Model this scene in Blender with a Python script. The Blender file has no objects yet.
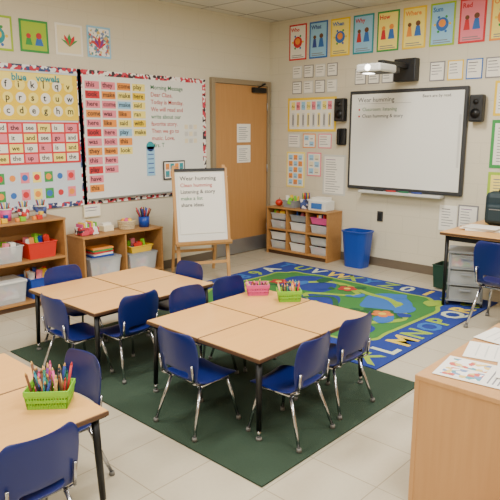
import bpy, bmesh, math, random
from mathutils import Matrix, Vector
random.seed(7)
PI=math.pi
# ---------------------------------------------------------------- materials
def lin(c):
    return tuple(((v/255)/12.92 if v/255<=0.04045 else ((v/255+0.055)/1.055)**2.4) for v in c)+(1,)
MATS={}
def mat(name,rgb,rough=0.6,metal=0.0,noise=0.0,scale=20,emit=0,alpha=1,trans=0,bump=0):
    if name in MATS: return MATS[name]
    m=bpy.data.materials.new(name); m.use_nodes=True
    nt=m.node_tree; p=nt.nodes['Principled BSDF']; c=lin(rgb)
    p.inputs['Base Color'].default_value=c
    p.inputs['Roughness'].default_value=rough; p.inputs['Metallic'].default_value=metal
    if trans: p.inputs['Transmission Weight'].default_value=trans
    if alpha<1: p.inputs['Alpha'].default_value=alpha
    if emit:
        p.inputs['Emission Color'].default_value=c; p.inputs['Emission Strength'].default_value=emit
    if noise or bump:
        tc=nt.nodes.new('ShaderNodeTexCoord'); n=nt.nodes.new('ShaderNodeTexNoise'); n.inputs['Scale'].default_value=scale
        n.inputs['Detail'].default_value=3
        nt.links.new(tc.outputs['Object'],n.inputs['Vector'])
        if noise:
            r=nt.nodes.new('ShaderNodeMix'); r.data_type='RGBA'
            r.inputs['A'].default_value=tuple(v*(1-noise) for v in c[:3])+(1,)
            r.inputs['B'].default_value=tuple(min(1,v*(1+noise)) for v in c[:3])+(1,)
            nt.links.new(n.outputs['Fac'],r.inputs['Factor']); nt.links.new(r.outputs['Result'],p.inputs['Base Color'])
        if bump:
            b=nt.nodes.new('ShaderNodeBump'); b.inputs['Strength'].default_value=bump; b.inputs['Distance'].default_value=0.01
            nt.links.new(n.outputs['Fac'],b.inputs['Height']); nt.links.new(b.outputs['Normal'],p.inputs['Normal'])
    MATS[name]=m; return m
def grid_mat(name,rgb,line,axes,bw,bh,offset,mortar,rough,bump=0.2,speck=0.05,mixm=1.0):
    m=bpy.data.materials.new(name); m.use_nodes=True; nt=m.node_tree; p=nt.nodes['Principled BSDF']
    p.inputs['Roughness'].default_value=rough
    tc=nt.nodes.new('ShaderNodeTexCoord'); s=nt.nodes.new('ShaderNodeSeparateXYZ'); c=nt.nodes.new('ShaderNodeCombineXYZ')
    nt.links.new(tc.outputs['Object'],s.inputs[0])
    nt.links.new(s.outputs[axes[0]],c.inputs[0]); nt.links.new(s.outputs[axes[1]],c.inputs[1])
    b=nt.nodes.new('ShaderNodeTexBrick'); b.offset=offset; b.inputs['Scale'].default_value=1
    b.inputs['Brick Width'].default_value=bw; b.inputs['Row Height'].default_value=bh
    b.inputs['Mortar Size'].default_value=mortar; b.inputs['Mortar Smooth'].default_value=0.3
    k=lin(rgb); b.inputs['Color1'].default_value=k
    b.inputs['Color2'].default_value=tuple(v*(1-speck) for v in k[:3])+(1,)
    b.inputs['Mortar'].default_value=lin(line)
    nt.links.new(c.outputs[0],b.inputs['Vector'])
    n=nt.nodes.new('ShaderNodeTexNoise'); n.inputs['Scale'].default_value=45; n.inputs['Detail'].default_value=4
    nt.links.new(tc.outputs['Object'],n.inputs['Vector'])
    r=nt.nodes.new('ShaderNodeMapRange'); r.inputs['To Min'].default_value=1-speck; r.inputs['To Max'].default_value=1+speck
    nt.links.new(n.outputs['Fac'],r.inputs['Value'])
    mx=nt.nodes.new('ShaderNodeVectorMath'); mx.operation='SCALE'
    nt.links.new(b.outputs['Color'],mx.inputs[0]); nt.links.new(r.outputs['Result'],mx.inputs['Scale'])
    nt.links.new(mx.outputs[0],p.inputs['Base Color'])
    bp=nt.nodes.new('ShaderNodeBump'); bp.inputs['Strength'].default_value=bump; bp.inputs['Distance'].default_value=0.004; bp.invert=True
    nt.links.new(b.outputs['Fac'],bp.inputs['Height']); nt.links.new(bp.outputs['Normal'],p.inputs['Normal'])
    MATS[name]=m; return m
def wood_mat(name,rgb,dark,rough=0.4,axis=0):
    m=bpy.data.materials.new(name); m.use_nodes=True; nt=m.node_tree; p=nt.nodes['Principled BSDF']
    p.inputs['Roughness'].default_value=rough
    tc=nt.nodes.new('ShaderNodeTexCoord'); mp=nt.nodes.new('ShaderNodeMapping')
    sc=[30,30,30]; sc[axis]=2.0; mp.inputs['Scale'].default_value=sc
    n=nt.nodes.new('ShaderNodeTexNoise'); n.inputs['Scale'].default_value=1.2; n.inputs['Detail'].default_value=5
    nt.links.new(tc.outputs['Object'],mp.inputs[0]); nt.links.new(mp.outputs[0],n.inputs['Vector'])
    r=nt.nodes.new('ShaderNodeMix'); r.data_type='RGBA'; r.inputs['A'].default_value=lin(dark); r.inputs['B'].default_value=lin(rgb)
    nt.links.new(n.outputs['Fac'],r.inputs['Factor']); nt.links.new(r.outputs['Result'],p.inputs['Base Color'])
    MATS[name]=m; return m
def spot_mat(name,cols,scale):
    m=bpy.data.materials.new(name); m.use_nodes=True; nt=m.node_tree; p=nt.nodes['Principled BSDF']; p.inputs['Roughness'].default_value=.7
    tc=nt.nodes.new('ShaderNodeTexCoord'); v=nt.nodes.new('ShaderNodeTexVoronoi'); v.inputs['Scale'].default_value=scale
    nt.links.new(tc.outputs['Object'],v.inputs['Vector'])
    s=nt.nodes.new('ShaderNodeSeparateColor'); nt.links.new(v.outputs['Color'],s.inputs[0])
    cr=nt.nodes.new('ShaderNodeValToRGB'); cr.color_ramp.interpolation='CONSTANT'
    e=cr.color_ramp.elements
    while len(e)<len(cols): e.new(0.5)
    for i,c in enumerate(cols): e[i].position=i/len(cols); e[i].color=lin(c)
    nt.links.new(s.outputs[0],cr.inputs[0]); nt.links.new(cr.outputs[0],p.inputs['Base Color'])
    MATS[name]=m; return m

WALLC=(214,206,184)
M=lambda n:MATS[n]
grid_mat('block_wall_x',WALLC,(209,201,179),('X','Z'),0.42,0.21,0.5,0.005,0.5,0.12,0.012)
grid_mat('block_wall_y',WALLC,(206,198,176),('Y','Z'),0.42,0.21,0.5,0.005,0.5,0.16,0.012)
grid_mat('vinyl_tile',(190,180,157),(152,141,118),('X','Y'),0.36,0.36,0.0,0.003,0.2,0.1,0.05)
grid_mat('ceiling_tile',(212,210,198),(140,138,130),('X','Y'),0.61,0.61,0.0,0.012,0.9,0.3,0.04)
wood_mat('table_laminate',(230,176,104),(218,160,88),0.3,0)
wood_mat('maple',(182,134,78),(158,110,60),0.45,0)
wood_mat('maple_light',(200,152,98),(180,132,82),0.45,2)
wood_mat('door_wood',(192,142,86),(172,122,68),0.4,2)
wood_mat('pine',(200,152,92),(176,126,72),0.5,2)
spot_mat('heart_border',[(190,40,60),(245,240,235),(60,50,60),(240,235,230),(210,70,90)],34)
spot_mat('heart_border_blue',[(60,80,130),(235,235,240),(190,50,70),(50,60,100),(230,230,235)],34)
spot_mat('dots_blue',[(70,90,150),(235,235,240),(60,60,90),(235,225,235)],30)
spot_mat('toys_mix',[(210,50,60),(60,110,190),(240,200,60),(70,160,90),(235,235,230),(230,120,160)],28)
spot_mat('paper_mix',[(230,225,235),(180,150,190),(240,220,140),(200,120,140),(250,250,250)],20)
spot_mat('print_mix',[(90,150,160),(240,238,232),(200,90,80),(244,240,236),(120,140,180),(240,236,230),(220,190,110)],45)
mat('edge_band',(84,56,34),.5); mat('black_metal',(20,20,22),.4,.3); mat('black_plastic',(24,25,28),.45)
mat('chrome',(190,190,195),.2,1); mat('blue_plastic',(13,30,98),.33,noise=.08,scale=8)
mat('grey_glide',(110,108,104),.6); mat('green_carpet',(40,60,44),.95,noise=.25,scale=160,bump=.5)
mat('rug_blue',(22,48,128),.95,noise=.15,scale=120); mat('rug_green',(52,112,48),.95,noise=.2,scale=100)
mat('rug_lime',(134,160,46),.95,noise=.1,scale=100); mat('rug_yellow',(206,178,56),.95); mat('rug_sky',(40,96,166),.95)
mat('rug_red',(160,42,38),.95); mat('rug_white',(190,196,170),.95); mat('rug_orange',(196,108,40),.95); mat('rug_darkgreen',(24,80,42),.95)
mat('white_board',(232,232,226),.22); mat('paper',(238,234,224),.7); mat('paper_cream',(234,222,188),.7)
mat('alu',(170,172,175),.35,.8); mat('board_frame',(60,62,66),.4,.3); mat('ink_black',(34,34,40),.6); mat('ink_red',(190,50,50),.6)
mat('ink_green',(40,120,80),.6); mat('ink_blue',(50,70,150),.6); mat('ink_purple',(120,60,140),.6); mat('print_grey',(132,130,134),.7)
mat('yellow_paper',(242,204,40),.7); mat('pink_paper',(236,130,146),.7); mat('red_paper',(208,48,56),.7); mat('orange_paper',(236,146,60),.7)
mat('teal_paper',(44,146,158),.7); mat('green_paper',(60,150,76),.7); mat('blue_paper',(52,108,186),.7); mat('lime_paper',(160,194,52),.7)
mat('cork_blue',(206,216,226),.8); mat('ltyellow_paper',(250,230,120),.7); mat('brown',(110,70,42),.7); mat('skyblue_paper',(150,200,232),.7)
mat('trim_taupe',(142,128,108),.5); mat('door_frame',(146,130,104),.45); mat('base_vinyl',(104,92,78),.5)
mat('bin_blue',(20,64,160),.35); mat('bin_green',(110,184,50),.4); mat('bin_lime',(126,196,36),.4); mat('bin_pink',(214,76,142),.4)
mat('bin_red',(205,44,30),.4); mat('clear_plastic',(225,230,232),.2,alpha=.38); mat('bin_white',(222,222,216),.4); mat('bin_grey',(140,145,150),.4)
mat('bin_yellow',(235,190,40),.4)
mat('wicker',(206,184,144),.8,noise=.4,scale=90,bump=1); mat('dark_green_pl',(30,66,50),.5); mat('lens_glow',(255,250,240),.3,emit=12)
mat('panel_glow',(255,250,240),.5,emit=3); mat('light_grey',(205,205,200),.45); mat('dark_teal',(24,46,54),.6); mat('pencil_wood',(226,182,110),.6)

# ---------------------------------------------------------------- builder
class B:
    def __init__(s,name): s.name=name; s.bm=bmesh.new(); s.mats=[]
    def mi(s,m):
        m=MATS[m]
        if m not in s.mats: s.mats.append(m)
        return s.mats.index(m)
    def box(s,c,d,m,rot=None,bev=0):
        t=bmesh.new(); bmesh.ops.create_cube(t,size=1)
        bmesh.ops.scale(t,vec=d,verts=t.verts)
        if bev: bmesh.ops.bevel(t,geom=t.edges[:],offset=bev,segments=2,affect='EDGES',profile=.5)
        mx=Matrix.Translation(c)
        if rot: mx=mx@rot
        s._merge(t,mx,m,False)
    def b2(s,x0,x1,y0,y1,z0,z1,m,bev=0): s.box(((x0+x1)/2,(y0+y1)/2,(z0+z1)/2),(abs(x1-x0),abs(y1-y0),abs(z1-z0)),m,None,bev)
    def _merge(s,t,mx,m,smooth):
        i=s.mi(m); vm={}
        for v in t.verts: vm[v]=s.bm.verts.new(mx@v.co)
        for f in t.faces:
            try: nf=s.bm.faces.new([vm[v] for v in f.verts])
            except ValueError: continue
            nf.material_index=i; nf.smooth=smooth
        t.free()
    def cyl(s,p1,p2,r1,r2,m,seg=12,smooth=True):
        p1=Vector(p1);p2=Vector(p2);d=p2-p1
        t=bmesh.new(); bmesh.ops.create_cone(t,cap_ends=True,segments=seg,radius1=r1,radius2=r2,depth=d.length)
        s._merge(t,Matrix.Translation((p1+p2)/2)@d.to_track_quat('Z','Y').to_matrix().to_4x4(),m,smooth)
    def sph(s,c,d,m,seg=16):
        t=bmesh.new(); bmesh.ops.create_uvsphere(t,u_segments=seg,v_segments=seg//2,radius=.5)
        s._merge(t,Matrix.Translation(c)@Matrix.Diagonal((*d,1)),m,True)
    def tube(s,pts,r,m,seg=8):
        for a,b in zip(pts,pts[1:]): s.cyl(a,b,r,r,m,seg)
        for p in pts[1:-1]: s.sph(p,(2*r,)*3,m,8)
    def poly(s,pts,m):
        vs=[s.bm.verts.new(p) for p in pts]; f=s.bm.faces.new(vs); f.material_index=s.mi(m)
    def text(s,txt,size,mx,m,bold=0):
        cu=bpy.data.curves.new('t','FONT'); cu.body=txt; cu.size=size; cu.offset=bold; cu.resolution_u=2
        ob=bpy.data.objects.new('t',cu); bpy.context.scene.collection.objects.link(ob); bpy.context.view_layer.update()
        me=ob.to_mesh(); t=bmesh.new(); t.from_mesh(me); s._merge(t,mx,m,False)
        ob.to_mesh_clear(); bpy.data.objects.remove(ob); bpy.data.curves.remove(cu)
    def done(s,loc=(0,0,0),rz=0,parent=None,name=None):
        me=bpy.data.meshes.new(s.name); bmesh.ops.recalc_face_normals(s.bm,faces=s.bm.faces[:]); s.bm.to_mesh(me); s.bm.free()
        for m in s.mats: me.materials.append(m)
        ob=bpy.data.objects.new(s.name,me); bpy.context.scene.collection.objects.link(ob)
        ob.location=loc; ob.rotation_euler=(0,0,rz)
        if parent: ob.parent=parent
        return ob
def wtext(b,txt,size,x,z,m,y=-.006,bold=0): b.text(txt,size,Matrix.Translation((x,y,z))@Matrix.Rotation(PI/2,4,'X'),m,bold)
def empty(name,loc,rz=0,sc=1):
    e=bpy.data.objects.new(name,None); bpy.context.scene.collection.objects.link(e); e.location=loc; e.rotation_euler=(0,0,rz); e.scale=(sc,)*3
    e.empty_display_size=.1; return e

# ---------------------------------------------------------------- room shell
YL=0.15; CH=2.97; X0,Y0=-8.2,-7.2
def slab(name,x0,x1,y0,y1,z0,z1,m):
    b=B(name); b.b2(x0,x1,y0,y1,z0,z1,m); return b.done()
slab('floor',X0,0,Y0,YL,-.1,0,'vinyl_tile')
slab('ceiling',X0,0,Y0,YL,CH,CH+.1,'ceiling_tile')
slab('wall_left',X0-.15,.15,YL,YL+.15,-.1,CH+.1,'block_wall_x')
slab('wall_right',0,.15,Y0,YL,-.1,CH+.1,'block_wall_y')
slab('wall_back',X0-.15,.15,Y0-.15,Y0,-.1,CH+.1,'block_wall_x')
slab('wall_side',X0-.15,X0,Y0,YL,-.1,CH+.1,'block_wall_y')
tx=lambda x:x*1.029+.178
tz=lambda z:z*1.029-.046
DX0,DX1=tx(-1.244),tx(-.208)
slab('baseboard_left',X0,DX0,YL-.012,YL,0,.1,'base_vinyl')
slab('baseboard_corner',DX1,-.012,YL-.012,YL,0,.1,'base_vinyl')
slab('baseboard_right',-.012,0,Y0,YL-.012,0,.1,'base_vinyl')
# door
b=B('door_1')
w=DX1-DX0; h=tz(2.2)
b.b2(0,.055,-.05,0,0,h,'door_frame',.004); b.b2(w-.055,w,-.05,0,0,h,'door_frame',.004); b.b2(.055,w-.055,-.05,0,h-.06,h,'door_frame',.004)
b.b2(.06,w-.06,-.03,-.002,.012,h-.065,'door_wood',.002)
b.b2(.06,w-.06,-.033,-.03,.012,.2,'alu')
for z in (.3,1.1,1.9): b.cyl((w-.058,-.04,z-.05),(w-.058,-.04,z+.05),.008,.008,'alu')
b.b2(.08,.13,-.038,-.03,.93,1.13,'alu'); b.cyl((.105,-.03,1.03),(.105,-.085,1.03),.012,.012,'alu'); b.cyl((.1,-.08,1.03),(.21,-.08,1.03),.009,.008,'alu')
b.cyl((.105,-.03,1.1),(.105,-.045,1.1),.02,.02,'alu')
b.b2(w-.36,w-.12,-.085,-.03,h-.15,h-.085,'black_metal',.008); b.tube([(w-.25,-.06,h-.08),(w-.3,-.22,h-.05),(w-.16,-.05,h-.035)],.009,'black_metal')
b.done((DX0,YL-.001,0))
for z0,z1 in ((1.45,1.68),(1.20,1.42)):
    b=B('door_notice'); W=.31; hh=z1-z0
    b.b2(0,W*.8,-.003,0,0,hh,'paper')
    for i in range(7): b.b2(.03,random.uniform(.15,.23),-.0045,-.003,hh-.05-i*.024,hh-.044-i*.024,'print_grey' if i else 'ink_blue')
    b.done((tx(-.82),YL-.034,tz(z0)))

# ---------------------------------------------------------------- posters
def poster(name,W,H,border,bg,fig,accent,loc,rz,title=None,figs=None):
    b=B(name)
    b.b2(0,W,-.003,0,0,H,border); e=min(W,H)*.07
    b.b2(e,W-e,-.005,-.003,e,H-e,bg)
    if title: wtext(b,title,H*.15,e*1.5,H*.8,accent,-.0056,.002)
    cx,cz=W/2,H*.42
    if title:
        for i in range(2): b.b2(e*2.2,W-e*2.2-.03*i,-.0056,-.005,e*1.6+i*.022,e*1.6+.009+i*.022,'print_grey')
        cz=H*.5
    if fig=='disc':
        b.cyl((cx,-.005,cz),(cx,-.0065,cz),W*.25,W*.25,accent,20,False); b.cyl((cx,-.0065,cz+.01),(cx,-.008,cz+.01),W*.14,W*.14,figs or 'paper',16,False)
        for k in range(6):
            a=k*PI/3; b.cyl((cx+math.cos(a)*W*.3,-.005,cz+math.sin(a)*W*.3),(cx+math.cos(a)*W*.3,-.006,cz+math.sin(a)*W*.3),W*.05,W*.05,('yellow_paper','green_paper','blue_paper')[k%3],8,False)
    elif fig=='person':
        for dx,c2,s in ((-.2,accent,.8),(.16,'blue_paper' if accent!='blue_paper' else 'red_paper',1)):
            x=cx+dx*W
            b.cyl((x,-.005,cz+H*.1*s),(x,-.0065,cz+H*.1*s),W*.1*s,W*.1*s,figs or 'brown',16,False)
            b.poly([(x-W*.15*s,-.0062,cz-H*.2),(x+W*.15*s,-.0062,cz-H*.2),(x+W*.08*s,-.0062,cz+H*.04*s),(x-W*.08*s,-.0062,cz+H*.04*s)],c2)
    elif fig=='leaf':
        for k in range(5):
            a=k*PI/5+.3; b.poly([(cx,-.006-.0003*k,cz-H*.15),(cx+math.cos(a)*W*.2-.02,-.006-.0003*k,cz+math.sin(a)*H*.12),(cx+math.cos(a)*W*.32,-.006-.0003*k,cz+math.sin(a)*H*.28),(cx+math.cos(a)*W*.2+.02,-.006-.0003*k,cz+math.sin(a)*H*.1)],accent if k%2 else (figs or 'green_paper'))
    elif fig=='lines':
        n=int((H-e*2-.03)/.03)
        for i in range(n): b.b2(e*2,e*2+random.uniform(.55,.95)*(W-e*4),-.0058,-.005,H-e*2-.018-i*.03,H-e*2-.011-i*.03,accent if i==0 else 'print_grey')
    elif fig=='grid':
        nx=max(2,int(W/.08)); nz=max(2,int(H/.09)); cw=(W-3*e)/nx; chh=(H-3*e)/nz
        for i in range(nx):
            for j in range(nz):
                b.b2(1.5*e+i*cw+.008,1.5*e+(i+1)*cw-.008,-.0062,-.005,1.5*e+j*chh+.008,1.5*e+(j+1)*chh-.008,accent if (i+j)%2 else (figs or 'paper'))
                b.b2(1.5*e+i*cw+.02,1.5*e+(i+1)*cw-.02,-.0068,-.0062,1.5*e+j*chh+.02,1.5*e+j*chh+.03,'print_grey')
    return b.done(loc,rz)
for x0,x1,z0,z1,bo,bg,fg,ac,fs in ((-3.86,-3.58,2.27,2.56,'lime_paper','paper_cream','disc','teal_paper','yellow_paper'),(-3.517,-3.245,2.28,2.556,'green_paper','lime_paper','person','green_paper','ink_red'),
    (-3.175,-2.892,2.284,2.565,'paper','paper_cream','leaf','red_paper','green_paper'),(-2.842,-2.577,2.29,2.58,'skyblue_paper','print_mix','leaf','ink_purple','red_paper')):
    poster('wall_picture',(x1-x0)*1.029,(z1-z0)*1.029,bo,bg,fg,ac,(tx(x0),YL-.002,tz(z0)),0,None,fs)

# bulletin board (left)
SC=1.029
def rect_border(b,W,H,w,m,y0=-.012,y1=0):
    b.b2(-w,W+w,y0,y1,H,H+w,m); b.b2(-w,W+w,y0,y1,-w,0,m); b.b2(-w,0,y0,y1,0,H,m); b.b2(W,W+w,y0,y1,0,H,m)
b=B('bulletin_board'); W=1.0*SC; H=1.2*SC
b.b2(0,W,-.012,0,0,H,'cork_blue'); rect_border(b,W,H,.05,'heart_border_blue',-.016)
b.b2(0,W,-.02,-.012,H*.64,H*.985,'yellow_paper')
b.b2(.02,W-.05,-.021,-.02,H*.92,H*.98,'ltyellow_paper'); wtext(b,'blue    vowels',.085,W-.66,H*.925,'teal_paper',-.022,.003)
for j in range(3):
    for i in range(8):
        x=.06+i*.122; z=H*.68+j*.115
        b.cyl((x+.02,-.02,z+.035),(x+.02,-.022,z+.035),.05,.05,('paper','ltyellow_paper')[(i+j)%2],14,False); wtext(b,'abcdeghmnoprstuwyzfiklqv'[j*8+i],.085,x-.005,z+.01,'ink_black',-.0235,.0015)
b.b2(0,W,-.018,-.012,H*.31,H*.625,'red_paper')
for j in range(4):
    for i in range(7):
        x=.02+i*.143; z=H*.325+j*.093
        b.b2(x,x+.125,-.021,-.018,z,z+.076,('paper','pink_paper','paper','ltyellow_paper')[(i*3+j)%4]); wtext(b,random.choice(['the','and','it','see','we','go','up','my','is']),.06,x+.02,z+.02,'ink_black',-.022,.0012)
for i in range(16):
    x=.03+(i%8)*.12; z=.05+(i//8)*.16
    b.b2(x,x+.085,-.015,-.012,z,z+.1,('ltyellow_paper','green_paper','cork_blue','pink_paper')[i%4]); b.cyl((x+.04,-.015,z+.05),(x+.04,-.0165,z+.05),.03,.03,('red_paper','orange_paper','blue_paper')[i%3],10,False)
b.done((tx(-3.99),YL-.002,tz(.92)))
# whiteboard (left wall)
b=B('whiteboard'); W=1.56*SC; H=1.2*SC
b.b2(0,W,-.012,0,0,H,'white_board'); rect_border(b,W,H,.05,'heart_border',-.016)
b.b2(0,W,-.05,-.012,-.01,.008,'alu')
cards=['ran','make','play','they','was','look','said','here','like','come','with','have','this','went']
for c,(x0,n,cols) in enumerate(((.03,12,('pink_paper','red_paper','pink_paper','orange_paper')),(.22,10,('pink_paper','orange_paper','pink_paper')),(.41,8,('orange_paper','ltyellow_paper','skyblue_paper')),(.6,6,('ltyellow_paper','yellow_paper','ltyellow_paper')))):
    for r in range(n):
        z=H-.13-r*.094
        b.b2(x0,x0+.165,-.015,-.012,z,z+.075,cols[r%len(cols)]); wtext(b,random.choice(cards),.068,x0+.012,z+.02,'ink_black',-.0165,.0012)
for r,t in enumerate(['Morning Message','Dear Class,','Today is Monday.','We will read and','write about our','favorite story.','Then we go to','music. Love,','Mrs. T']):
    wtext(b,t,.066,.84,H-.1-r*.078,'ink_red' if r%4 else 'ink_green',-.014,0.0006)
for i in range(9): b.b2(1.32+(i%3)*.07,1.37+(i%3)*.07,-.015,-.012,.55+(i//3)*.08,.6+(i//3)*.08,('paper_cream','light_grey')[i%2])
b.b2(.76,.87,-.018,-.012,.2,.52,'skyblue_paper'); b.cyl((.815,-.018,.52),(.815,-.012,.52),.055,.055,'teal_paper',14,False)
for i in range(6): b.b2(.775,.855,-.0195,-.018,.23+i*.05,.24+i*.05,'ink_blue')
b.done((tx(-2.93),YL-.002,tz(.92)))
poster('framed_number_chart',.32,.21,'black_plastic','paper','grid','orange_paper',(tx(-1.98),YL-.03,tz(1.06)),0,None,'teal_paper')
poster('desk_card_sign',.2,.13,'paper_cream','paper','lines','ink_purple',(-2.9,YL-.02,.72),0)

# ---------------------------------------------------------------- right wall
RZ=-PI/2
def rw(y0,z0,off=.002): return (-off,y0,z0)
tops=[('red_paper','paper','disc','red_paper'),('blue_paper','skyblue_paper','person','ink_blue'),('yellow_paper','ltyellow_paper','disc','blue_paper'),('teal_paper','skyblue_paper','person','ink_red'),
('green_paper','ltyellow_paper','person','red_paper'),('yellow_paper','ltyellow_paper','person','orange_paper'),('lime_paper','skyblue_paper','disc','blue_paper'),('red_paper','pink_paper','person','red_paper'),('orange_paper','ltyellow_paper','disc','orange_paper'),('ltyellow_paper','paper','person','green_paper')]
for i,(bo,bg,fg,ac) in enumerate(tops):
    poster('theme_poster',.275,.43,bo,bg,fg,ac,rw(-.18-i*.319,2.465),RZ,['Who','What','When','Why','How','Where','Sum','Red','One','Two'][i],'brown' if i%2 else 'orange_paper')
for j in range(2):
    for i in range(4): poster('word_card',.15,.155,('light_grey','print_grey')[(i+j)%2],'paper','lines','ink_black',rw(-.24-i*.18,2.24-j*.19),RZ)
for i in range(3): poster('word_card',.15,.18,'print_grey','paper','lines','ink_blue',rw(-1.18-i*.18,2.12),RZ)
for i in range(4): poster('word_card',.17,.2,('print_grey','yellow_paper','blue_paper')[i%3],'paper','lines','ink_black',rw(-2.12-i*.2,2.11),RZ)
poster('word_card',.3,.2,'blue_paper','paper','lines','ink_black',rw(-2.94,2.11),RZ)
# alphabet line poster
b=B('alphabet_chart'); W,H=.76,.42
b.b2(0,W,-.003,0,0,H,'yellow_paper'); b.b2(.03,W-.03,-.005,-.003,.03,H-.03,'paper')
for i in range(8):
    x=.06+i*.082; b.b2(x,x+.06,-.006,-.005,.27,.37,('ltyellow_paper','pink_paper','skyblue_paper')[i%3]); wtext(b,'Aa Bb Cc Dd Ee Ff Gg Hh'.split()[i],.045,x+.004,.3,'ink_black',-.0066)
    b.b2(x+.01,x+.05,-.006,-.005,.06,.23,('light_grey','ltyellow_paper')[i%2]); b.b2(x+.02,x+.04,-.0066,-.006,.08,.21,'print_grey')
b.done(rw(-.17,1.58),RZ)
for i in range(3): poster('word_card',.2,.18,('light_grey','orange_paper','pink_paper')[i],'paper',('lines','grid','lines')[i],('ink_purple','skyblue_paper','ink_red')[i],rw(-.18-i*.245,1.375),RZ)
poster('theme_chart',.3,.46,'ltyellow_paper','paper','grid','orange_paper',rw(-.16,.86),RZ,None,'skyblue_paper')
poster('calendar_chart',.22,.3,'pink_paper','paper','grid','paper_cream',rw(-.50,1.02),RZ,None,'skyblue_paper')
poster('calendar_chart',.34,.5,'light_grey','paper','lines','ink_purple',rw(-.75,.8),RZ)
poster('notice_sheet',.2,.28,'paper','paper','lines','ink_black',rw(-2.33,.52),RZ); poster('notice_sheet',.22,.32,'print_grey','paper','lines','ink_purple',rw(-2.54,.5),RZ)
poster('rules_poster',.5,.48,'green_paper','paper','lines','ink_black',rw(-2.83,1.22),RZ); poster('rules_poster',.5,.42,'lime_paper','ltyellow_paper','lines','ink_blue',rw(-2.83,.76),RZ)
poster('rules_poster',.5,.34,'yellow_paper','paper','lines','ink_black',rw(-2.83,1.74),RZ)
# interactive board
b=B('interactive_whiteboard'); W=1.43; H=1.135
b.b2(0,W,-.05,0,0,H,'board_frame',.012); b.b2(.035,W-.035,-.054,-.05,.04,H-.04,'white_board')
b.b2(.2,W-.2,-.12,-.0,-.035,-.005,'light_grey',.006)
for i in range(4): b.cyl((.4+i*.16,-.09,.005),(.52+i*.16,-.09,.005),.009,.009,('ink_black','ink_red','ink_green','ink_blue')[i])
b.b2(W-.075,W-.05,-.058,-.054,.3,.85,'light_grey')
wtext(b,'Wear humming',.075,.12,H-.13,'ink_black',-.056)
for r,t in enumerate(['Classroom: listening','Clean humming & story']): wtext(b,t,.055,.18,H-.23-r*.075,('ink_green','ink_black')[r],-.056)
for r in range(2): b.cyl((.14,-.054,H-.215-r*.075),(.14,-.056,H-.215-r*.075),.012,.012,'ink_red',8,False)
b.b2(.12,.8,-.0555,-.054,H-.15,H-.147,'print_grey')
wtext(b,'Bears are by read.',.045,.93,H-.10,'ink_black',-.056)
b.done(rw(-1.15,.91),RZ)
# speakers
for y0,z0,k in ((-.965,1.70,1),(-2.62,1.68,1)):
    b=B('wall_speaker'); b.b2(0,.14,-.11,-.02,0,.27,'black_plastic',.015); b.b2(.04,.10,-.02,0,.08,.19,'black_metal')
    b.cyl((.07,-.11,.085),(.07,-.116,.085),.05,.05,'black_metal',20); b.cyl((.07,-.11,.2),(.07,-.116,.2),.028,.028,'black_metal',16); b.done(rw(y0,z0),RZ)
b=B('phone_handset'); b.b2(0,.12,-.05,0,0,.2,'black_plastic',.012); b.b2(.02,.06,-.085,-.05,.01,.19,'black_metal',.01); b.done(rw(-.975,1.42),RZ)
b=B('power_outlet'); b.b2(0,.075,-.012,0,0,.12,'board_frame',.004); b.b2(.02,.055,-.02,-.012,.02,.1,'black_plastic'); b.done(rw(-1.56,.54),RZ)
# projector
b=B('ceiling_projector')
b.b2(-.14,.12,-.1,0,-.08,.16,'black_plastic',.01); b.b2(-.03,.04,-.62,-.1,.05,.1,'black_plastic',.008)
b.b2(-.14,.14,-.85,-.52,-.03,.05,'light_grey',.02); b.b2(-.1,.1,-.52,-.38,-.02,.04,'black_plastic',.012)
b.cyl((.0,-.855,.01),(.0,-.845,.01),.03,.03,'lens_glow',16); b.b2(-.12,.12,-.8,-.57,-.036,-.03,'black_plastic')
b.b2(-.1,-.02,-.78,-.68,-.04,-.034,'lens_glow')
b.done(rw(-1.88,2.2),RZ)

# ---------------------------------------------------------------- rugs
b=B('green_area_rug'); b.b2(-.76,.76,-1.24,1.24,0,.008,'green_carpet'); b.done((-3.56,-2.34,.001))
RW,RL=2.17,2.6
b=B('alphabet_rug'); b.b2(0,RW,0,RL,0,.009,'rug_blue')
bw=.3
def ribbon(pts,w,z,m):
    n=len(pts)
    for i in range(n-1):
        a=Vector(pts[i]);c=Vector(pts[i+1])
        a0=Vector(pts[max(0,i-1)]); c1=Vector(pts[min(n-1,i+2)])
        ta=(c-a0).normalized(); tc=(c1-a).normalized()
        na=Vector((-ta.y,ta.x))*w; nc=Vector((-tc.y,tc.x))*w
        b.poly([(a.x-na.x,a.y-na.y,z),(c.x-nc.x,c.y-nc.y,z),(c.x+nc.x,c.y+nc.y,z),(a.x+na.x,a.y+na.y,z)],m)
def disc(x,y,r,z,m,sx=1,n=20,wob=0): b.poly([(x+math.cos(2*PI*k/n)*r*sx*(1+wob*math.sin(3*2*PI*k/n+x*9)),y+math.sin(2*PI*k/n)*r*(1+wob*math.cos(2*2*PI*k/n+y*7)),z) for k in range(n)],m)
cx,cy=RW/2,RL/2
def wavy(kx,ky,z,m,amp):
    # soft scalloped rectangle
    pts=[]
    for k in range(96):
        t=2*PI*k/96; c,s=math.cos(t),math.sin(t)
        pts.append((cx+math.copysign(abs(c)**.35,c)*kx*(1+amp*math.sin(12*t)),cy+math.copysign(abs(s)**.35,s)*ky*(1+amp*math.sin(12*t)),z))
    b.poly(pts,m)
wavy(RW/2-bw+.02,RL/2-bw+.02,.0105,'rug_lime',.018); wavy(RW/2-bw-.015,RL/2-bw-.015,.0112,'rug_green',.018)
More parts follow.
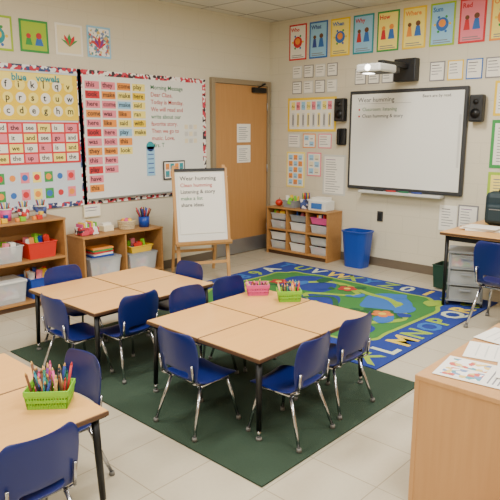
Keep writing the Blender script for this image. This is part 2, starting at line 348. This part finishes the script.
disc(1.5,1.72,.36,.0118,'rug_blue',.8,28,.15); disc(.66,.8,.26,.0119,'rug_darkgreen',1,28,.2); disc(1.45,.75,.27,.012,'rug_sky',1,28,.2); disc(.68,1.85,.3,.0121,'rug_sky',.8,28,.2); disc(1.06,1.3,.2,.0122,'rug_blue',1.2,28,.2)
ribbon([(cx+math.cos(t*2*PI/60)*.6*(1+.12*math.sin(5*t*2*PI/60)),cy+math.sin(t*2*PI/60)*.82*(1+.1*math.cos(4*t*2*PI/60))) for t in range(61)],.035,.0127,'rug_lime')
ribbon([(.42+i*.048,cy+.2*math.sin(i*.5)) for i in range(28)],.028,.0135,'rug_lime')
ribbon([(cx+.15*math.sin(i*.5),.42+i*.053) for i in range(33)],.026,.0138,'rug_darkgreen')
random.seed(5)
for i in range(34):
    x=random.uniform(.42,RW-.42); y=random.uniform(.42,RL-.42)
    disc(x,y,random.uniform(.03,.08),.0142+i*.00003,random.choice(['rug_sky','rug_darkgreen','rug_lime','rug_yellow','rug_blue','rug_darkgreen','rug_sky','rug_green','rug_blue','rug_darkgreen']),random.uniform(.6,1.9),16,.15)
for x,y,c in ((1.35,2.0,'rug_red'),(1.6,1.3,'rug_red'),(.5,1.4,'rug_yellow'),(1.1,.6,'rug_orange'),(.85,2.1,'rug_yellow'),(1.0,1.6,'rug_sky')):
    for q in range(5): disc(x+.06*math.cos(q*1.257),y+.06*math.sin(q*1.257),.04,.0158+q*.00005,c,1,12)
    disc(x,y,.035,.0163,'rug_yellow',1,12)
let='ABCDEFGHIJKLMNOPQRSTUVWXYZ0123456789'; cols=['rug_lime','rug_white','rug_yellow','rug_lime','rug_sky']
k=0
def rl(x,y,rot,sz=.27):
    global k
    b.text(let[k%36],sz,Matrix.Translation((x,y,.0105))@Matrix.Rotation(rot,4,'Z'),cols[k%5],.008); k+=1
for i in range(11): rl(.05,RL-.07-i*.23,-PI/2)
for i in range(8): rl(.3+i*.22,.05,0)
for i in range(11): rl(RW-.24,RL-.07-i*.23,-PI/2)
for i in range(7): rl(.32+i*.22,RL-.24,0)
b.done((-2.79,-3.25,.001))

# ---------------------------------------------------------------- tables
TH=.46
def table(x0,x1,y0,y1):
    b=B('classroom_table'); W=x1-x0; D=y1-y0; g=.003
    for i in range(2):
        for j in range(2):
            a0=i*W/2+g; a1=(i+1)*W/2-g; c0=j*D/2+g; c1=(j+1)*D/2-g
            b.b2(a0,a1,c0,c1,TH-.024,TH-.003,'edge_band',.004); b.b2(a0+.004,a1-.004,c0+.004,c1-.004,TH-.004,TH,'table_laminate',.0015)
    for (p0,p1,q0,q1) in ((.06,W-.06,.06,.08),(.06,W-.06,D-.08,D-.06),(.06,.08,.06,D-.06),(W-.08,W-.06,.06,D-.06),(W/2-.01,W/2+.01,.08,D-.08)):
        b.b2(p0,p1,q0,q1,TH-.055,TH-.02,'black_metal')
    for x,y,sx,sy in ((.035,.035,-1,-1),(W-.035,.035,1,-1),(.035,D-.035,-1,1),(W-.035,D-.035,1,1),):
        b.cyl((x-sx*.012,y-sy*.012,TH-.02),(x,y,.05),.018,.014,'black_metal',12); b.cyl((x,y,.05),(x,y,.012),.010,.010,'chrome',10); b.cyl((x,y,.012),(x,y,0),.016,.018,'grey_glide',10)
        b.b2(x-sx*.012-.035,x-sx*.012+.035,y-sy*.012-.035,y-sy*.012+.035,TH-.03,TH-.02,'black_metal')
    return b
ZR=.011
for t,(x0,x1,y0,y1,z) in enumerate(((-4.06,-3.02,-3.33,-2.40,ZR),(-4.2,-3.16,-2.06,-1.2,ZR),(-5.92,-4.865,-3.22,-2.26,0))):
    table(x0,x1,y0,y1).done((x0,y0,z))

# ---------------------------------------------------------------- chairs
prof=[(.165,.256,.118),(.152,.271,.148),(.09,.279,.158),(0,.271,.16),(-.08,.272,.158),(-.13,.284,.15),(-.155,.312,.143),(-.166,.348,.15),(-.178,.42,.162),(-.188,.49,.162),(-.196,.54,.152),(-.199,.568,.12)]
NC=10
def chair_shell():
    bm=bmesh.new(); G=[]
    for i,(y,z,w) in enumerate(prof):
        row=[]
        back=max(0,min(1,(i-5)/3))
        for c in range(NC+1):
            s=-1+2*c/NC
            row.append(bm.verts.new((s*w,y+.035*s*s*back,z+.012*s*s*(1-back))))
        G.append(row)
    for i in range(len(prof)-1):
        for c in range(NC):
            if i==6 and 2<=c<=NC-3: continue
            bm.faces.new((G[i][c],G[i][c+1],G[i+1][c+1],G[i+1][c]))
    for f in bm.faces: f.smooth=True
    bmesh.ops.recalc_face_normals(bm,faces=bm.faces[:])
    me=bpy.data.meshes.new('chair_shell'); bm.to_mesh(me); bm.free(); me.materials.append(M('blue_plastic')); return me
SHELL=chair_shell()
b=B('chair_frame')
for sx in (-1,1):
    fx,bx=sx*.155,sx*.16
    b.tube([(fx,.15,.012),(sx*.118,.098,.260),(sx*.118,-.10,.260),(bx,-.185,.012)],.009,'chrome',10)
    b.cyl((fx,.15,.02),(fx,.15,0),.012,.014,'grey_glide',10); b.cyl((bx,-.185,.02),(bx,-.185,0),.012,.014,'grey_glide',10)
    b.tube([(sx*.118,-.1,.26),(sx*.128,-.156,.30),(sx*.13,-.168,.40)],.007,'chrome')
b.cyl((-.118,.06,.258),(.118,.06,.258),.008,.008,'chrome',10); b.cyl((-.118,-.08,.258),(.118,-.08,.258),.008,.008,'chrome',10)
fr=b.done(); FRAME=fr.data; bpy.data.objects.remove(fr)
def chair(x,y,rz,z=.009,sc=1):
    e=empty('student_chair',(x,y,z),rz,sc)
    s=bpy.data.objects.new('seat_shell',SHELL); bpy.context.scene.collection.objects.link(s); s.parent=e
    md=s.modifiers.new('sol','SOLIDIFY'); md.thickness=.007; md.offset=0
    md=s.modifiers.new('sub','SUBSURF'); md.levels=1; md.render_levels=2
    f=bpy.data.objects.new('frame',FRAME); bpy.context.scene.collection.objects.link(f); f.parent=e
H=PI/2
for x,y,r,z in ((-4.08,-2.90,-H,ZR),(-3.83,-3.33,.06,ZR),(-3.38,-3.30,-.05,ZR),(-3.64,-2.46,PI,ZR),(-3.27,-2.48,PI,ZR),
    (-4.19,-1.83,-H,ZR),(-3.93,-2.01,0,ZR),(-3.29,-1.75,H,ZR),(-3.89,-1.31,PI,ZR),(-4.91,-2.83,H,0),(-5.25,-3.2,0,0)): chair(x,y,r,z)
chair(-1.26,-3.53,-H,.0,1.3)

# ---------------------------------------------------------------- easel
e=Vector((-2.25,-.515,0)); f=Vector((-1.68,-.815,0)); ang=math.atan2((f-e).y,(f-e).x)
b=B('teaching_easel'); W=.64; T=1.22; lean=.2
def leg(x): b.box((x,lean/2,T/2),(.035,.025,T+.02),'pine',Matrix.Rotation(-math.atan2(lean,T),4,'X'),.003)
leg(.05); leg(W-.05)
for x in (.08,W-.08): b.box((x,lean+.16,T/2-.02),(.03,.022,T-.02),'pine',Matrix.Rotation(math.atan2(.34,T),4,'X'),.003)
fy=lambda z:lean*z/T
R=Matrix.Rotation(-math.atan2(lean,T),4,'X')
b.box((W/2,fy(.8)-.022,.8),(.54,.012,.74),'white_board',R); b.box((W/2,fy(1.17)-.03,1.175),(.55,.02,.03),'black_plastic',R)
for x in (W/2-.285,W/2+.285): b.box((x,fy(.8)-.022,.8),(.03,.026,.8),'pine',R)
b.box((W/2,fy(.41)-.05,.41),(.6,.09,.02),'pine',None,.003); b.box((W/2,fy(.41)-.09,.425),(.6,.01,.04),'pine',None,.002)
b.box((W/2,fy(.2),.2),(.56,.02,.03),'pine',R); b.box((W/2,lean+.27,.25),(.5,.015,.03),'pine')
b.box((W/2,fy(.82)-.032,.82),(.48,.004,.62),'paper',R)
for r,t in enumerate(['Wear humming','Clean humming','Listening & story','make a list','share ideas']):
    z=1.07-r*.068; b.text(t,.055 if r else .062,Matrix.Translation((W/2-.22,fy(z)-.037,z))@R@Matrix.Rotation(PI/2,4,'X'),('ink_black','ink_red','ink_black','ink_green')[r%4],0.0004)
b.done((e.x,e.y,.012),ang)

# ---------------------------------------------------------------- shelves & storage
def shelf(name,W,D,Hh,zs,divs,m='maple',kick=.05):
    b=B(name); t=.02
    b.b2(0,t,0,D,0,Hh-t,m,.002); b.b2(W-t,W,0,D,0,Hh-t,m,.002); b.b2(-.005,W+.005,-.005,D,Hh-t,Hh,m,.003); b.b2(t,W-t,D-.01,D,kick,Hh-t,m)
    b.b2(t,W-t,.03,.045,0,kick,'edge_band'); b.b2(t,W-t,0,D-.01,kick,kick+t,m,.002)
    for z in zs: b.b2(t,W-t,.004,D-.01,z,z+t,m,.002)
    for x in divs: b.b2(x,x+t,.006,D-.01,kick+t,Hh-t,m)
    return b
def bin_(name,w,d,h,m,loc,rz=0,fill='toys_mix',lid=None,rim=True,heap=0):
    b=B(name); t=.005
    def ring(z,k): return [(-w/2*k,-d/2*k,z),(w/2*k,-d/2*k,z),(w/2*k,d/2*k,z),(-w/2*k,d/2*k,z)]
    lo=ring(0,.88); hi=ring(h,1); li=ring(t,.85); hi2=ring(h,.95)
    for q in range(4):
        n=(q+1)%4; b.poly([lo[q],lo[n],hi[n],hi[q]],m); b.poly([li[n],li[q],hi2[q],hi2[n]],m); b.poly([hi[q],hi[n],hi2[n],hi2[q]],m)
    b.poly(lo[::-1],m); b.poly(li,m)
    if rim:
        for sx,sy,dx,dy in ((0,-1,w+.014,.01),(0,1,w+.014,.01),(-1,0,.01,d),(1,0,.01,d)): b.box((sx*w/2,sy*d/2,h-.004),(dx,dy,.01),m,None,.002)
    if fill:
        for i in range(9):
            x=random.uniform(-.3,.3)*w; y=random.uniform(-.3,.3)*d; s=random.uniform(.22,.32)
            b.box((x,y,h*.5),(w*s,d*s,h*.62),random.choice([fill,'toys_mix']),Matrix.Rotation(random.uniform(-.3,.3),4,'Z'))
    for i in range(heap):
        x=random.uniform(-.34,.34)*w; y=random.uniform(-.34,.34)*d; hz=random.uniform(.02,.07)
        b.box((x,y,h*.75+hz/2),(random.uniform(.02,.05),random.uniform(.02,.06),h*.5+hz),random.choice(['bin_red','bin_yellow','bin_blue','bin_lime','paper','orange_paper','pink_paper']),Matrix.Rotation(random.uniform(-1,1),4,'Z')@Matrix.Rotation(random.uniform(-.3,.3),4,'Y'))
    if lid: b.box((0,0,h+.008),(w*1.04,d*1.04,.016),lid,None,.004)
    return b.done(loc,rz)
def pencil_basket(name,m,loc,rz,w=.2,d=.14,h=.075,n=26,tall=.16):
    b=B(name)
    b.box((0,0,.004),(w*.86,d*.86,.006),m)
    for q,(sx,sy,L) in enumerate(((0,-1,w),(0,1,w),(-1,0,d),(1,0,d))):
        for z,k,th in ((.009,.88,.018),(h*.42,.92,.014),(h*.68,.955,.01),(h-.010,1,.022)):
            if sx==0: b.box((0,sy*d/2*k,z),(w*k+.004,.006,th),m,None,.001)
            else: b.box((sx*w/2*k,0,z),(.006,d*k+.004,th),m,None,.001)
        kk=int(L/.012)
        for i in range(kk+1):
            s=-.5+i/kk
            if sx==0: b.cyl((s*w*.88,sy*d/2*.88,.002),(s*w,sy*d/2,h),.0034,.0034,m,6)
            else: b.cyl((sx*w/2*.88,s*d*.88,.002),(sx*w/2,s*d,h),.0034,.0034,m,6)
    cols=['ink_red','ink_blue','ink_green','ink_purple','orange_paper','brown','ink_black','brown','teal_paper','pencil_wood','bin_pink','brown','ink_red','ink_black','ink_green']
    for i in range(n):
        x=random.uniform(-.36,.36)*w; y=random.uniform(-.32,.32)*d; lx=random.uniform(-.035,.035); ly=random.uniform(-.03,.03); tt=tall*random.uniform(.65,1)
        c=random.choice(cols); p=Vector((x,y,.012)); q=Vector((x+lx,y+ly,tt)); dd=(q-p).normalized()
        b.cyl(p,q,.0055,.0055,c,7); b.cyl(q,q+dd*.014,.0055,.001,'pencil_wood' if i%2 else c,7)
    b.done(loc,rz)
T1=TH+ZR+.001
pencil_basket('pencil_basket','bin_lime',(-5.0,-2.98,TH+.001),-.75,.18,.13,.08,50,.165)
pencil_basket('marker_basket','bin_pink',(-3.16,-2.50,T1),-.75,.155,.11,.075,22,.095)
pencil_basket('marker_basket','bin_lime',(-3.13,-2.76,T1),-.75,.155,.11,.075,28,.13)

# left tall shelf
x0=-4.4; SW=1.1; yl=-.2
shelf('storage_shelf',SW,.34,.8,[.42],[]).done((x0,yl,0))
for i,(m,fl,ld,hp) in enumerate((('clear_plastic','paper_mix',None,6),('clear_plastic','toys_mix',None,10),('bin_red','toys_mix',None,14))): bin_('storage_bin',.28,.25,.15,m,(x0+.22+i*.33,yl+.16,.441),0,fl,ld,True,hp)
for i,(m,fl,ld,hp) in enumerate((('bin_white',None,'bin_white',0),('clear_plastic','paper_mix','bin_white',0),('bin_blue','paper_mix',None,12))): bin_('storage_bin',.29,.26,.19,m,(x0+.22+i*.33,yl+.16,.071),0,fl,ld,True,hp)
for i,m in enumerate(('wicker','bin_pink','heart_border','dots_blue')):
    b=B('craft_cup'); b.cyl((0,0,0),(0,0,.1),.045,.054,m,18); b.cyl((0,0,.1),(0,0,.106),.056,.056,'bin_white',18)
    for k in range(9):
        a=k*.7; b.cyl((math.cos(a)*.025,math.sin(a)*.025,.1),(math.cos(a)*.04,math.sin(a)*.04,.16),.004,.004,('ink_red','ink_blue','yellow_paper','ink_green')[k%4],6)
    b.done((x0+.46+i*.17,yl+.2,.801))
for i,(x,c) in enumerate(((.55,'bin_yellow'),(.72,'bin_lime'),(.88,'bin_red'))):
    b=B('toy_block_set'); b.box((0,0,.02),(.05,.04,.04),c,None,.003); b.box((.02,.0,.055),(.035,.035,.03),('bin_blue','bin_red','bin_yellow')[i],None,.003); b.box((-.045,.005,.015),(.03,.03,.03),'orange_paper',None,.002); b.done((x0+x,yl+.07,.801))
# low shelf
x0=-3.1; W=.98; yl=-.16
shelf('low_bookcase',W,.3,.57,[],[.49],'maple',.1).done((x0,yl,0))
bin_('storage_bin',.36,.24,.2,'clear_plastic',(x0+.26,yl+.14,.121),0,'paper_mix','bin_grey')
bin_('storage_bin',.36,.24,.18,'clear_plastic',(x0+.73,yl+.14,.121),0,'toys_mix','bin_grey')
b=B('book_pile')
for i in range(5): b.box((0,0,.01+i*.019),(.24-.02*(i%2),.17,.017),('bin_blue','paper','red_paper','green_paper','orange_paper')[i],Matrix.Rotation(.1*(i%3-1),4,'Z'))
b.done((x0+.26,yl+.14,.338))
bin_('supply_basket',.28,.2,.07,'bin_yellow',(x0+.73,yl+.14,.318),0,'toys_mix',None,True,8)
b=B('storage_basket')
for i in range(5): b.cyl((0,0,i*.018),(0,0,(i+1)*.018),.08+i*.004,.084+i*.004,'wicker',20)
for i in range(6): b.sph((.04*math.cos(i),.04*math.sin(i),.09),(.05,.05,.05),('orange_paper','bin_pink','yellow_paper')[i%3],8)
b.done((x0+.62,yl+.15,.571))
b=B('marker_cup'); b.cyl((0,0,0),(0,0,.11),.055,.06,'bin_blue',20)
for k in range(18):
    a=k*.9; r=.015+.025*(k%2); b.cyl((math.cos(a)*r,math.sin(a)*r,.1),(math.cos(a)*r*2,math.sin(a)*r*2,.18+.015*(k%3)),.007,.007,('ink_blue','ink_black','ink_red','brown','ink_blue')[k%5],6)
b.done((x0+.84,yl+.14,.571))
b=B('craft_basket'); b.box((0,0,.04),(.2,.14,.08),'heart_border',None,.01)
for i in range(8): b.box((-.08+i*.022,0,.09),(.016,.11,.05+.02*(i%3)),('bin_pink','yellow_paper','paper','bin_green')[i%4])
b.done((x0+.14,yl+.15,.571))
b=B('card_box'); b.box((0,0,.03),(.12,.1,.06),'paper_cream',None,.004); b.box((0,.01,.07),(.1,.06,.03),'paper'); b.done((x0+.4,yl+.2,.571))

# right bin shelf
shelf('bin_shelf',.98,.3,.62,[.32],[.32,.64],'maple').done((-.32,-.09,0),-H)
for j,z in enumerate((.071,.341)):
    for i in range(3):
        for k in range(2 if j==0 else 1): bin_('sorting_bin',.25,.22,.1,('clear_plastic','bin_white','clear_plastic')[(i+k)%3],(-.17,-.09-.165-i*.325,z+k*.118),-H,random.choice(['paper_mix','toys_mix']),('black_plastic','bin_grey')[(i+j)%2] if k==1 else None)
for i in range(3): bin_('sorting_bin',.25,.22,.08,('clear_plastic','bin_grey','bin_pink')[i],(-.17,-.255-i*.325,.341+.115),-H,'toys_mix',None,True,6)
b=B('marker_caddy'); b.box((0,0,.06),(.12,.1,.12),'dots_blue',None,.006)
for k in range(12): b.cyl((-.04+.016*(k%6),-.02+.04*(k//6),.12),(-.045+.018*(k%6),-.02+.04*(k//6),.2),.006,.006,('ink_red','ink_blue','ink_green','yellow_paper')[k%4],6)
b.done((-.17,-.62,.621))
b=B('paper_tray_box'); b.box((0,0,.06),(.2,.26,.12),'bin_white',None,.008); b.box((-.102,0,.06),(.004,.16,.07),'blue_paper'); b.box((0,0,.14),(.15,.2,.04),'paper'); b.done((-.17,-.86,.621))
b=B('toy_apple'); b.sph((0,0,.045),(.1,.1,.09),'bin_red'); b.cyl((0,0,.08),(.01,0,.11),.004,.004,'brown',6); b.done((-.2,-.2,.621))
bin_('supply_basket',.2,.14,.09,'bin_grey',(-.18,-.4,.621),-H,'toys_mix',None,True,10)
# trash can
b=B('waste_bin')
R1,R2,hh=.13,.165,.42; n=28
def rr(z,rx,ry):
    return [(math.copysign(abs(math.cos(t*2*PI/n))**.5,math.cos(t*2*PI/n))*rx,math.copysign(abs(math.sin(t*2*PI/n))**.5,math.sin(t*2*PI/n))*ry,z) for t in range(n)]
rings=[rr(0,R1*.8,R1),rr(hh,R2*.8,R2),rr(hh,R2*.86,R2*1.06),rr(hh+.015,R2*.86,R2*1.06),rr(hh+.015,R2*.76,R2*.95),rr(.02,R1*.75,R1*.94)]
for a,c in zip(rings,rings[1:]):
    for t in range(n): b.poly([a[t],a[(t+1)%n],c[(t+1)%n],c[t]],'bin_blue')
b.poly(rings[0][::-1],'bin_blue'); b.poly(rings[-1],'bin_blue'); bmesh.ops.remove_doubles(b.bm,verts=b.bm.verts,dist=.0005); b.done((-.2,-1.42,0))

# teacher desk right
b=B('teacher_desk'); dx0,dx1,dy0,dy1,dz=-1.1,-.1,-4.3,-2.86,.7
b.b2(dx0,dx1,dy0,dy1,dz-.03,dz,'table_laminate',.004); b.b2(dx0-.002,dx1+.002,dy0-.002,dy1+.002,dz-.026,dz-.006,'edge_band')
for x in (dx0+.05,dx1-.05):
    for y in (dy0+.05,dy1-.05): b.cyl((x,y,dz-.03),(x,y,.011 if (x<-1 and y>-3) else 0),.018,.014,'black_metal',12)
b.b2(dx0+.05,dx1-.05,dy1-.06,dy1-.045,dz-.08,dz-.03,'black_metal'); b.b2(dx0+.05,dx0+.065,dy0+.05,dy1-.05,dz-.08,dz-.03,'black_metal')
b.done()
b=B('paper_stack')
for i in range(5): b.box((random.uniform(-.02,.02),random.uniform(-.02,.02),.004+i*.006),(.22,.3,.005),'paper',Matrix.Rotation(random.uniform(-.3,.3),4,'Z'))
b.done((-.75,-3.1,dz+.001))
b=B('desk_organizer'); b.b2(-.1,.1,-.13,.13,0,.012,'black_plastic')
for z in (.07,.13): b.b2(-.1,.1,-.13,.13,z,z+.01,'black_plastic'); b.b2(-.09,.09,-.11,.11,z+.01,z+.022,'paper')
for x in (-.095,.095):
    for y in (-.125,.125): b.b2(x-.005,x+.005,y-.005,y+.005,.01,.14,'black_plastic')
b.done((-.5,-3.5,dz+.001))
b=B('backpack'); b.box((0,0,.16),(.2,.3,.32),'dark_teal',None,.05); b.box((-.11,0,.12),(.06,.22,.18),'dark_teal',None,.025); b.tube([(0,-.05,.31),(0,-.03,.36),(0,.03,.36),(0,.05,.31)],.01,'black_plastic'); b.box((-.142,0,.16),(.004,.16,.008),'alu'); b.done((-.35,-3.13,dz+.001))
# drawer cart under desk
b=B('drawer_cart'); w,d,hh=.32,.3,.5
for x in (-w/2+.015,w/2-.015):
    for y in (-d/2+.015,d/2-.015): b.cyl((x,y,.02),(x,y,hh),.012,.012,'bin_grey',8); b.sph((x,y,.018),(.036,.036,.036),'black_plastic',10)
b.box((0,0,hh),(w+.01,d+.01,.02),'bin_grey',None,.005)
for j in range(3):
    z=.05+j*.15; b.box((0,0,z+.065),(w-.04,d-.03,.12),'clear_plastic',None,.006); b.box((0,.01,z+.05),(w-.07,d-.07,.07),('black_plastic','bin_grey','toys_mix')[j]); b.box((0,0,z),(w,d,.012),'bin_grey'); b.box((0,-d/2-.005,z+.1),(.1,.02,.015),'bin_grey',None,.003)
b.done((-.84,-3.02,.012),-1.2)
bin_('file_crate',.24,.22,.24,'dark_green_pl',(-.42,-2.66,.012),-H,'paper_mix')
# low divider cabinet front right
b=B('divider_bookcase'); cx0,cx1,cy0,cy1,cz=-3.97,-3.05,-5.3,-4.12,.6
b.b2(cx0,cx1,cy0,cy1,cz-.022,cz,'maple_light',.003); b.b2(cx0+.004,cx0+.02,cy0,cy1-.022,.0,cz-.022,'maple_light'); b.b2(cx0+.002,cx1,cy1-.022,cy1,0,cz-.022,'maple_light',.002)
b.b2(cx0+.002,cx1,cy0,cy0+.022,0,cz-.022,'maple_light',.002); b.b2(cx0+.02,cx1-.01,cy0+.022,cy1-.022,.05,.07,'maple_light'); b.b2(cx0+.02,cx1-.01,cy0+.022,cy1-.022,.3,.32,'maple_light')
b.b2(cx0+.02,cx1-.01,(cy0+cy1)/2-.01,(cy0+cy1)/2+.01,.07,cz-.022,'maple_light')
b.done()
b=B('worksheet_papers')
for i,(x,y,r,m) in enumerate(((-3.5,-4.3,.25,'paper'),(-3.28,-4.28,-.1,'paper'),(-3.4,-4.45,.6,'paper'),(-3.2,-4.5,.3,'paper'))):
    b.box((x,y,.002+.003*i),(.22,.3,.002),m,Matrix.Rotation(r,4,'Z'))
    for q in range(6): b.box(Vector((x,y,.0033+.003*i))+Matrix.Rotation(r,4,'Z')@Vector((0,-.1+q*.04,0)),(.16,.006,.0006),'light_grey',Matrix.Rotation(r,4,'Z'))
b.done((0,0,cz+.001))
b=B('magazine_sheets')
for i,(x,y,r,m) in enumerate(((-3.78,-4.31,.12,'print_mix'),(-3.84,-4.62,.2,'print_mix'),(-3.64,-4.5,.3,'print_mix'))):
    Rz=Matrix.Rotation(r,4,'Z')
    b.box((x,y,.003+.004*i),(.24,.31,.002),'paper',Rz)
    for q in range(2): b.box(Vector((x,y,.0046+.004*i))+Rz@Vector((-.055+q*.11,.05,0)),(.09,.16,.0008),m,Rz)
    for q in range(4): b.box(Vector((x,y,.0046+.004*i))+Rz@Vector((0,-.06-q*.02,0)),(.19,.006,.0008),'print_grey',Rz)
b.done((0,0,cz+.001))
bin_('book_bin',.28,.16,.2,'bin_red',(-4.1,-4.66,.001),H,'paper_mix')

# ---------------------------------------------------------------- lights
for i,(x,y) in enumerate(((-1.9,-2.4),(-1.9,-5),(-4.3,-2.2),(-4.3,-4.9),(-6.7,-2.2),(-6.7,-4.9))):
    b=B('ceiling_light'); b.b2(-.6,.6,-.3,.3,-.012,0,'bin_white',.003); b.b2(-.56,.56,-.26,.26,-.016,-.012,'panel_glow'); b.done((x,y,CH-.001))
    l=bpy.data.lights.new('troffer_lamp','AREA'); l.shape='RECTANGLE'; l.size=1.1; l.size_y=.5; l.energy=68; l.color=(1,.965,.9)
    o=bpy.data.objects.new('troffer_lamp',l); o.location=(x,y,CH-.03); bpy.context.scene.collection.objects.link(o)
w=bpy.data.worlds.new('World'); bpy.context.scene.world=w; w.use_nodes=True; w.node_tree.nodes['Background'].inputs[0].default_value=(.9,.93,1,1); w.node_tree.nodes['Background'].inputs[1].default_value=.5
# ---------------------------------------------------------------- camera
cam=bpy.data.cameras.new('Camera'); cam.sensor_width=36; cam.lens=36*592/500; cam.clip_start=.02
co=bpy.data.objects.new('Camera',cam); bpy.context.scene.collection.objects.link(co)
co.location=(-6.138,-5.195,1.6); co.rotation_euler=(math.radians(90-11.46),0,math.radians(42.9-90)); bpy.context.scene.camera=co
